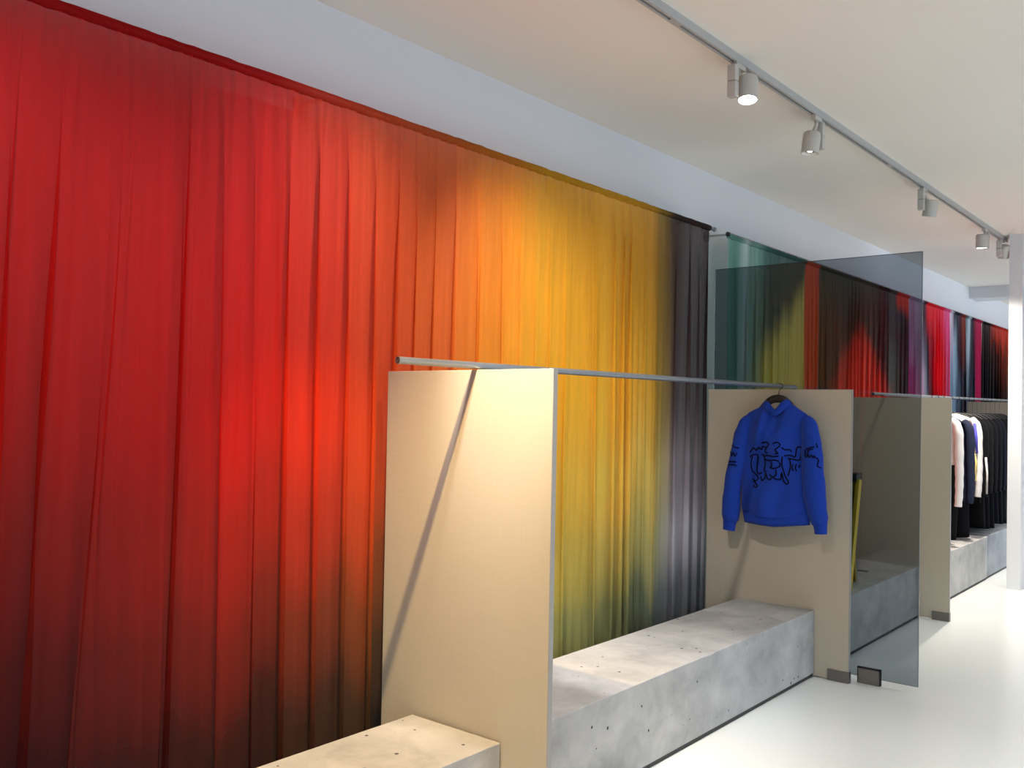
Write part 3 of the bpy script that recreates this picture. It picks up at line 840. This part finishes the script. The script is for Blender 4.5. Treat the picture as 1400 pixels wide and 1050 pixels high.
C_WHITE = cloth('white_cotton', (228, 222, 220), 0.03)
C_NAVY = cloth('navy_denim', (36, 42, 62), 0.18)
C_DNAVY = cloth('dark_navy', (18, 19, 30))
C_BLACK = cloth('black_cloth', (13, 13, 17))
C_BLACK2 = cloth('soft_black_cloth', (18, 17, 21))
C_BLACK3 = cloth('black_green_cloth', (17, 22, 24))
C_VIO = cloth('violet_blue_cloth', (86, 84, 190))
C_CREAM = cloth('pale_yellow_cloth', (226, 204, 130))
C_GREY = cloth('grey_cloth', (150, 156, 168))

def long_garment(label, y, mat, half=0.17, top=1.42, bottom=0.43, seed=0, group=None):
    """trousers folded over a hanger"""
    x = rail_x(y)
    t = empty('trousers', (x, y, 0), label, 'trousers', group)
    for sg in (-1, 1):
        V, F = [], []
        n, m = 18, 16
        for j in range(m + 1):
            f = j / m
            z = top - (top - bottom) * f
            w = half * 0.5 * (1.06 - 0.10 * f + 0.04 * math.sin(f * 9 + seed))
            cx = sg * half * 0.50
            for k in range(n):
                th = 2 * PI * k / n
                V.append((cx + math.cos(th) * w, math.sin(th) * 0.028 * (1 + 0.2 * math.sin(3 * th + seed)), z + 0.012 * math.cos(th) * f))
        for j in range(m):
            for k in range(n):
                F.append((j * n + k, (j + 1) * n + k, (j + 1) * n + (k + 1) % n, j * n + (k + 1) % n))
        F.append(tuple(range(n))); F.append(tuple(m * n + k for k in range(n - 1, -1, -1)))
        from_data('leg', V, F, mat, t)
    box('waistband', (-half * 1.05, -0.031, top - 0.02), (half * 1.05, 0.031, top + 0.035), mat, t, 0.01)
    return t

garment('jacket', 'white long-sleeved jacket, first on the far rack beside the panel edge', 'jacket', 8.38, C_WHITE, 1.505, 1.08, 0.215, 0.735, 0.045, tilt=-0.10, seed=1, short_name='first white jacket')
long_garment('black wide trousers hanging low just behind the white jacket sleeve', 8.49, C_BLACK, 0.20, 1.36, 0.425, seed=2)
garment('shirt', 'thin grey shirt with pale shoulder hung between the white and navy jackets', 'shirt', 8.58, C_GREY, 1.505, 0.95, 0.200, None, 0.025, seed=3, short_name='thin grey shirt')
garment('jacket', 'dark navy denim jacket hanging to the right of the white jacket', 'jacket', 8.76, C_NAVY, 1.495, 0.75, 0.210, 0.735, 0.05, tilt=-0.06, seed=4, short_name='navy denim jacket')
long_garment('dark charcoal trousers hanging low below the navy denim jacket', 8.89, C_BLACK2, 0.20, 1.36, 0.41, seed=5)
def stripe(t):
    tube('side_stripe', [(0.222, -0.062, 1.43), (0.236, -0.060, 1.30), (0.244, -0.064, 1.16)], [0.020, 0.020, 0.016], C_VIO, t, 10, 0.6)
    tube('side_patch', [(0.215, -0.070, 1.20), (0.236, -0.078, 1.08), (0.230, -0.074, 0.92)], [0.012, 0.034, 0.024], C_CREAM, t, 12, 0.5)
garment('track_jacket', 'white jacket with violet stripe and pale yellow patch, left of the black clothes', 'jacket', 9.03, C_WHITE, 1.512, 0.90, 0.210, 0.775, 0.05, seed=6, extra=stripe, tilt=-0.06, short_name='violet striped jacket')
def trim(t):
    tube('white_piping', [(0.254, -0.050, 1.12), (0.268, -0.056, 0.98), (0.266, -0.058, 0.79)], 0.009, C_WHITE, t, 8)
garment('jacket', 'black jacket with thin white sleeve piping, first of the black clothes', 'jacket', 9.26, C_BLACK, 1.505, 0.70, 0.205, 0.76, 0.05, seed=7, extra=trim, short_name='white piped black jacket')
BG_LBL = 'plain black garment hanging in the dark far half of the rack'
for i, (y, m_, bt) in enumerate(((9.44, C_BLACK2, 0.46), (9.62, C_BLACK, 0.43), (9.80, C_BLACK, 0.42), (9.98, C_DNAVY, 0.45), (10.16, C_BLACK, 0.43), (10.34, C_BLACK3, 0.42), (10.52, C_BLACK, 0.44), (10.72, C_BLACK3, 0.43), (10.92, C_BLACK, 0.42))):
    garment('coat', BG_LBL, 'coat', y, m_, 1.505, bt, 0.205, 0.78, 0.055, seed=10 + i, group='black garments on the far rack', hgl='dark hanger holding one of the plain black garments on the far rack')

# ------------------------------------------------------------------ yellow step ladder on the bench behind the panel
t = empty('step_ladder', (0, 0, 0), 'yellow step ladder with black top standing behind the hoodie panel', 'ladder')
def rail_seg(name, p0, p1, w, d, mat):
    p0, p1 = Vector(p0), Vector(p1)
    dv = (p1 - p0)
    q = dv.normalized()
    ax = Vector((1, 0, 0)); ax = (ax - q * ax.dot(q)).normalized(); ay = q.cross(ax)
    M = Matrix((tuple(ax) + (0,), tuple(ay) + (0,), tuple(q) + (0,), (0, 0, 0, 1))).transposed()
    M = Matrix.Translation((p0 + p1) / 2) @ M
    return box(name, (-w / 2, -d / 2, -dv.length / 2), (w / 2, d / 2, dv.length / 2), mat, t, 0.001, M)
rail_seg('front_rail', (0.648, 5.86, 0.382), (0.660, 5.985, 1.075), 0.022, 0.05, M_YEL)
rail_seg('front_rail', (0.318, 5.86, 0.382), (0.386, 5.985, 1.075), 0.022, 0.05, M_YEL)
rail_seg('rear_rail', (0.560, 6.22, 0.382), (0.585, 6.02, 1.07), 0.018, 0.025, M_YELD)
rail_seg('rear_rail', (0.390, 6.22, 0.382), (0.410, 6.02, 1.07), 0.018, 0.025, M_YELD)
box('top_cap', (0.36, 5.955, 1.06), (0.655, 6.065, 1.115), M_BLK, t, 0.006)
for k, z in enumerate((0.62, 0.86)):
    f = (z - 0.377) / (1.075 - 0.377)
    yy = 5.86 + 0.125 * f
    box('step', (0.33 + 0.06 * f, yy - 0.04, z - 0.03), (0.642, yy + 0.03, z + 0.012), M_BLK, t, 0.003)
box('yellow_web', (0.60, 5.988, 0.70), (0.64, 6.0, 1.06), M_YELD, t)

# ------------------------------------------------------------------ lighting track and spotlights
TX = 0.8576
TB = ZC - 0.036
t = empty('lighting_track', (TX, 2.2, ZC), 'long pale grey lighting track running along the ceiling', 'lighting track')
y0_, y1_ = -3.5, 9.13
bm = bmesh.new()
w = 0.0175
for lo, hi in (((-w, y0_ - 2.2, -0.036), (-0.006, y1_ - 2.2, 0)), ((0.006, y0_ - 2.2, -0.036), (w, y1_ - 2.2, 0)), ((-0.006, y0_ - 2.2, -0.012), (0.006, y1_ - 2.2, 0))):
    add_box(bm, lo, hi)
from_bm('profile', bm, M_TRACK, t)
bm = bmesh.new()
add_box(bm, (-0.0055, y0_ - 2.2 + 0.01, -0.0135), (0.0055, y1_ - 2.2 - 0.01, -0.0118))
add_box(bm, (-w - 0.0006, y0_ - 2.2, -0.026), (-w + 0.0004, y1_ - 2.2, -0.022))
from_bm('slot', bm, M_SLOT, t)
for yj in (3.22, 5.9, 8.6):
    box('joint_cover', (-0.0172, yj - 2.2 - 0.04, -0.0366), (0.0172, yj - 2.2 + 0.04, -0.0355), M_TRACK, t)

M_LENS_ON = mat_emit('lamp_face_lit', (1.0, 0.97, 1.0), 14.0)
M_LENS_DIM = mat_emit('lamp_chip_lit', (1.0, 0.97, 0.95), 9.0)
def spotlight(label, y, aim, gear_side=-1, lens='full', hang=0.0, off=(0.0, 0.0), color=(1, 0.93, 0.84), energy=120, cone=50, blend=0.6, size=0.03, body=True):
    """track adapter + flat gear box + cylindrical head aimed at a point"""
    t = None
    hx, hy = TX + off[0], y + off[1]
    hz = TB - 0.105 - hang
    head_c = Vector((hx, hy, hz))
    d = (Vector(aim) - head_c).normalized()
    if body:
        t = empty('track_spotlight', (TX, y, TB), label, 'spotlight', 'white spotlights on the ceiling track')
        o = Vector((TX, y, TB))
        box('track_adapter', (-0.014, -0.045, -0.022), (0.014, 0.045, 0.004), M_LAMP, t, 0.002)
        # flat gear box hanging down beside the head
        gx = gear_side
        bm = bmesh.new()
        add_box(bm, (-0.020, gx * 0.055 - 0.018, -0.088), (0.020, gx * 0.055 + 0.018, -0.018), 0.003)
        add_box(bm, (-0.020, gx * 0.055 - 0.018, -0.160), (0.020, gx * 0.055 + 0.018, -0.0905), 0.003)
        from_bm('gear_box', bm, M_LAMP, t)
        hc = head_c - o
        # swivel neck
        tube('swivel_neck', [(0, 0, -0.018), (0, 0, -0.040), tuple(hc - d * 0.03)], 0.010, M_LAMP, t, 10)
        top = hc - d * 0.050; bot = hc + d * 0.050
        V, F = [], []
        _, a, b = frame_of(d)
        prof = [(-0.058, 0.0), (-0.058, 0.034), (-0.052, 0.043), (-0.038, 0.0455), (0.056, 0.0455), (0.056, 0.0415), (0.040, 0.034), (0.034, 0.0)]
        n = 28
        for (s, r_) in prof:
            for k in range(n):
                th = 2 * PI * k / n
                V.append(hc + d * s + (a * math.cos(th) + b * math.sin(th)) * max(r_, 1e-4))
        for i in range(len(prof) - 1):
            for k in range(n):
                F.append((i * n + k, i * n + (k + 1) % n, (i + 1) * n + (k + 1) % n, (i + 1) * n + k))
        h = from_data('lamp_head', V, F, M_LAMP, t, False)
        if lens == 'full':
            tube('lens', [hc + d * 0.035, hc + d * 0.052], 0.040, M_LENS_ON, h, 24)
        else:
            tube('reflector', [hc + d * 0.035, hc + d * 0.041], 0.034, M_REFL, h, 24)
            tube('lens', [hc + d * 0.041, hc + d * 0.045], 0.012, M_LENS_DIM, h, 16)
    if energy > 0:
        ld = bpy.data.lights.new('spot_lamp', 'SPOT')
        ld.energy = energy; ld.color = color
        ld.spot_size = math.radians(cone); ld.spot_blend = blend
        ld.shadow_soft_size = size
        lo = bpy.data.objects.new('spot_lamp', ld)
        COL.objects.link(lo)
        lo.location = head_c + d * 0.075
        lo.rotation_euler = (-d).to_track_quat('Z', 'Y').to_euler()
    return t

NEUT = (1.0, 0.965, 0.94)
WARM = (1.0, 0.70, 0.33)
# heads over the part of the room in the picture
spotlight('nearest white track spotlight, its round face glowing toward the viewer', 3.79, (1.15, 3.25, 0.0), -1, 'full', 0.0, (0.03, 0.03), NEUT, 60, 70, 0.9)
spotlight('second track spotlight from the viewer with dark face and bright centre', 4.70, (0.62, 4.45, 0.3), 1, 'dim', 0.035, (-0.02, -0.02), NEUT, 9, 50, 0.9)
spotlight('third track spotlight, its gear box turned to the viewer', 6.62, (0.45, 7.0, 0.0), -1, 'dim', 0.03, (0.03, 0.045), NEUT, 22, 75, 0.9)
spotlight('fourth track spotlight with wide glowing white rim above the far rack', 8.36, (0.75, 8.5, 0.0), 1, 'full', 0.0, (-0.02, -0.02), (1, 0.91, 0.78), 270, 118, 1.0)
spotlight('fifth track spotlight tucked against the top of the white column', 8.93, (0.4, 9.9, 0.6), -1, 'dim', 0.0, (0.02, 0.03), NEUT, 60, 85, 0.9)
# the same row carries on over the viewer as lights only, plus a bench fill
spotlight('', 1.72, (0.40, 2.42, 0.15), 1, 'full', 0.0, (0.105, 0.0), WARM, 285, 60, 1.0, size=0.016, body=False)
spotlight('', 1.88, (0.50, 3.35, 0.375), 1, 'full', 0.0, (0.0, 0.0), NEUT, 165, 34, 0.7, size=0.06, body=False)
spotlight('', 2.42, (-0.03, 2.05, 1.75), 1, 'full', 0.0, (0.0, 0.0), NEUT, 50, 84, 1.0, size=0.03, body=False)
spotlight('', 2.54, (0.46, 2.98, 0.375), 1, 'full', 0.0, (0.0, 0.0), (1.0, 0.985, 0.98), 55, 46, 1.0, size=0.04, body=False)  # unseen fill added to brighten the near bench top
spotlight('', 2.50, (-0.03, 3.65, 1.5), 1, 'full', 0.0, (0.0, 0.0), NEUT, 98, 68, 1.0, size=0.03, body=False)
spotlight('', 0.6, (0.0, 1.1, 1.4), 1, 'full', 0.0, (0.0, 0.0), NEUT, 45, 90, 0.9, size=0.03, body=False)

# unseen spots added to raise the bounce light, right of view and beyond
for (x, y, e) in ((2.8, 3.2, 105), (2.8, 5.6, 115), (2.6, 7.8, 145), (3.6, 1.0, 210), (1.9, 11.2, 240), (1.6, 14.2, 260)):
    ld = bpy.data.lights.new('added_bounce_spot', 'SPOT'); ld.energy = e; ld.color = (1.0, 0.945, 0.87)
    ld.spot_size = math.radians(95); ld.spot_blend = 0.9; ld.shadow_soft_size = 0.05
    lo = bpy.data.objects.new('added_bounce_spot', ld); COL.objects.link(lo); lo.location = (x, y, 2.93)

# daylight through the shop window behind the camera
ld = bpy.data.lights.new('window_daylight', 'AREA'); ld.shape = 'RECTANGLE'; ld.size = 4.8; ld.size_y = 2.4
ld.energy = 12; ld.color = (0.72, 0.86, 1.0)
lo = bpy.data.objects.new('window_daylight', ld); COL.objects.link(lo)
lo.location = (2.75, YF - 0.1, 1.5); lo.rotation_euler = (math.radians(90), 0, 0)

# daylight through the windows in the right-hand wall
ld = bpy.data.lights.new('side_window_daylight', 'AREA'); ld.shape = 'RECTANGLE'; ld.size = 8.0; ld.size_y = 2.0
ld.energy = 50; ld.color = (0.70, 0.84, 1.0)
lo = bpy.data.objects.new('side_window_daylight', ld); COL.objects.link(lo)
lo.location = (XR + 0.05, 4.5, 1.5); lo.rotation_euler = (math.radians(90), 0, math.radians(90))

ld = bpy.data.lights.new('far_window_daylight', 'AREA'); ld.shape = 'RECTANGLE'; ld.size = 5.6; ld.size_y = 2.0
ld.energy = 110; ld.color = (0.78, 0.88, 1.0)
lo = bpy.data.objects.new('far_window_daylight', ld); COL.objects.link(lo)
lo.location = (XR + 0.05, 13.0, 1.5); lo.rotation_euler = (math.radians(90), 0, math.radians(90))

# world: soft overcast sky outside
w_ = bpy.data.worlds.new('World'); SC.world = w_; w_.use_nodes = True
bg = w_.node_tree.nodes['Background']; bg.inputs['Color'].default_value = (0.7, 0.82, 1.0, 1); bg.inputs['Strength'].default_value = 0.6

# ------------------------------------------------------------------ camera
cam_d = bpy.data.cameras.new('camera')
cam = bpy.data.objects.new('camera', cam_d)
COL.objects.link(cam)
yaw, pit, rol = math.radians(39.595), math.radians(0.9677), math.radians(1.0441)
Fv = Vector((-math.sin(yaw) * math.cos(pit), math.cos(yaw) * math.cos(pit), math.sin(pit)))
Rv = Vector((math.cos(yaw), math.sin(yaw), 0)); Uv = Rv.cross(Fv)
R2 = Rv * math.cos(rol) + Uv * math.sin(rol); U2 = -Rv * math.sin(rol) + Uv * math.cos(rol)
m = Matrix((R2, U2, -Fv)).transposed().to_4x4()
m.translation = (2.7084, 0.0, 1.5)
cam.matrix_world = m
cam_d.sensor_width = 36.0
cam_d.lens = 1259.2123 / 1400 * 36.0
cam_d.shift_y = 10.2 / 1400
cam_d.clip_start = 0.05
SC.camera = cam

# ------------------------------------------------------------------ colour management
vs = SC.view_settings
vs.view_transform = 'Standard'
vs.look = 'None'
vs.gamma = 1.0
vs.use_curve_mapping = False
vs.exposure = 0.4
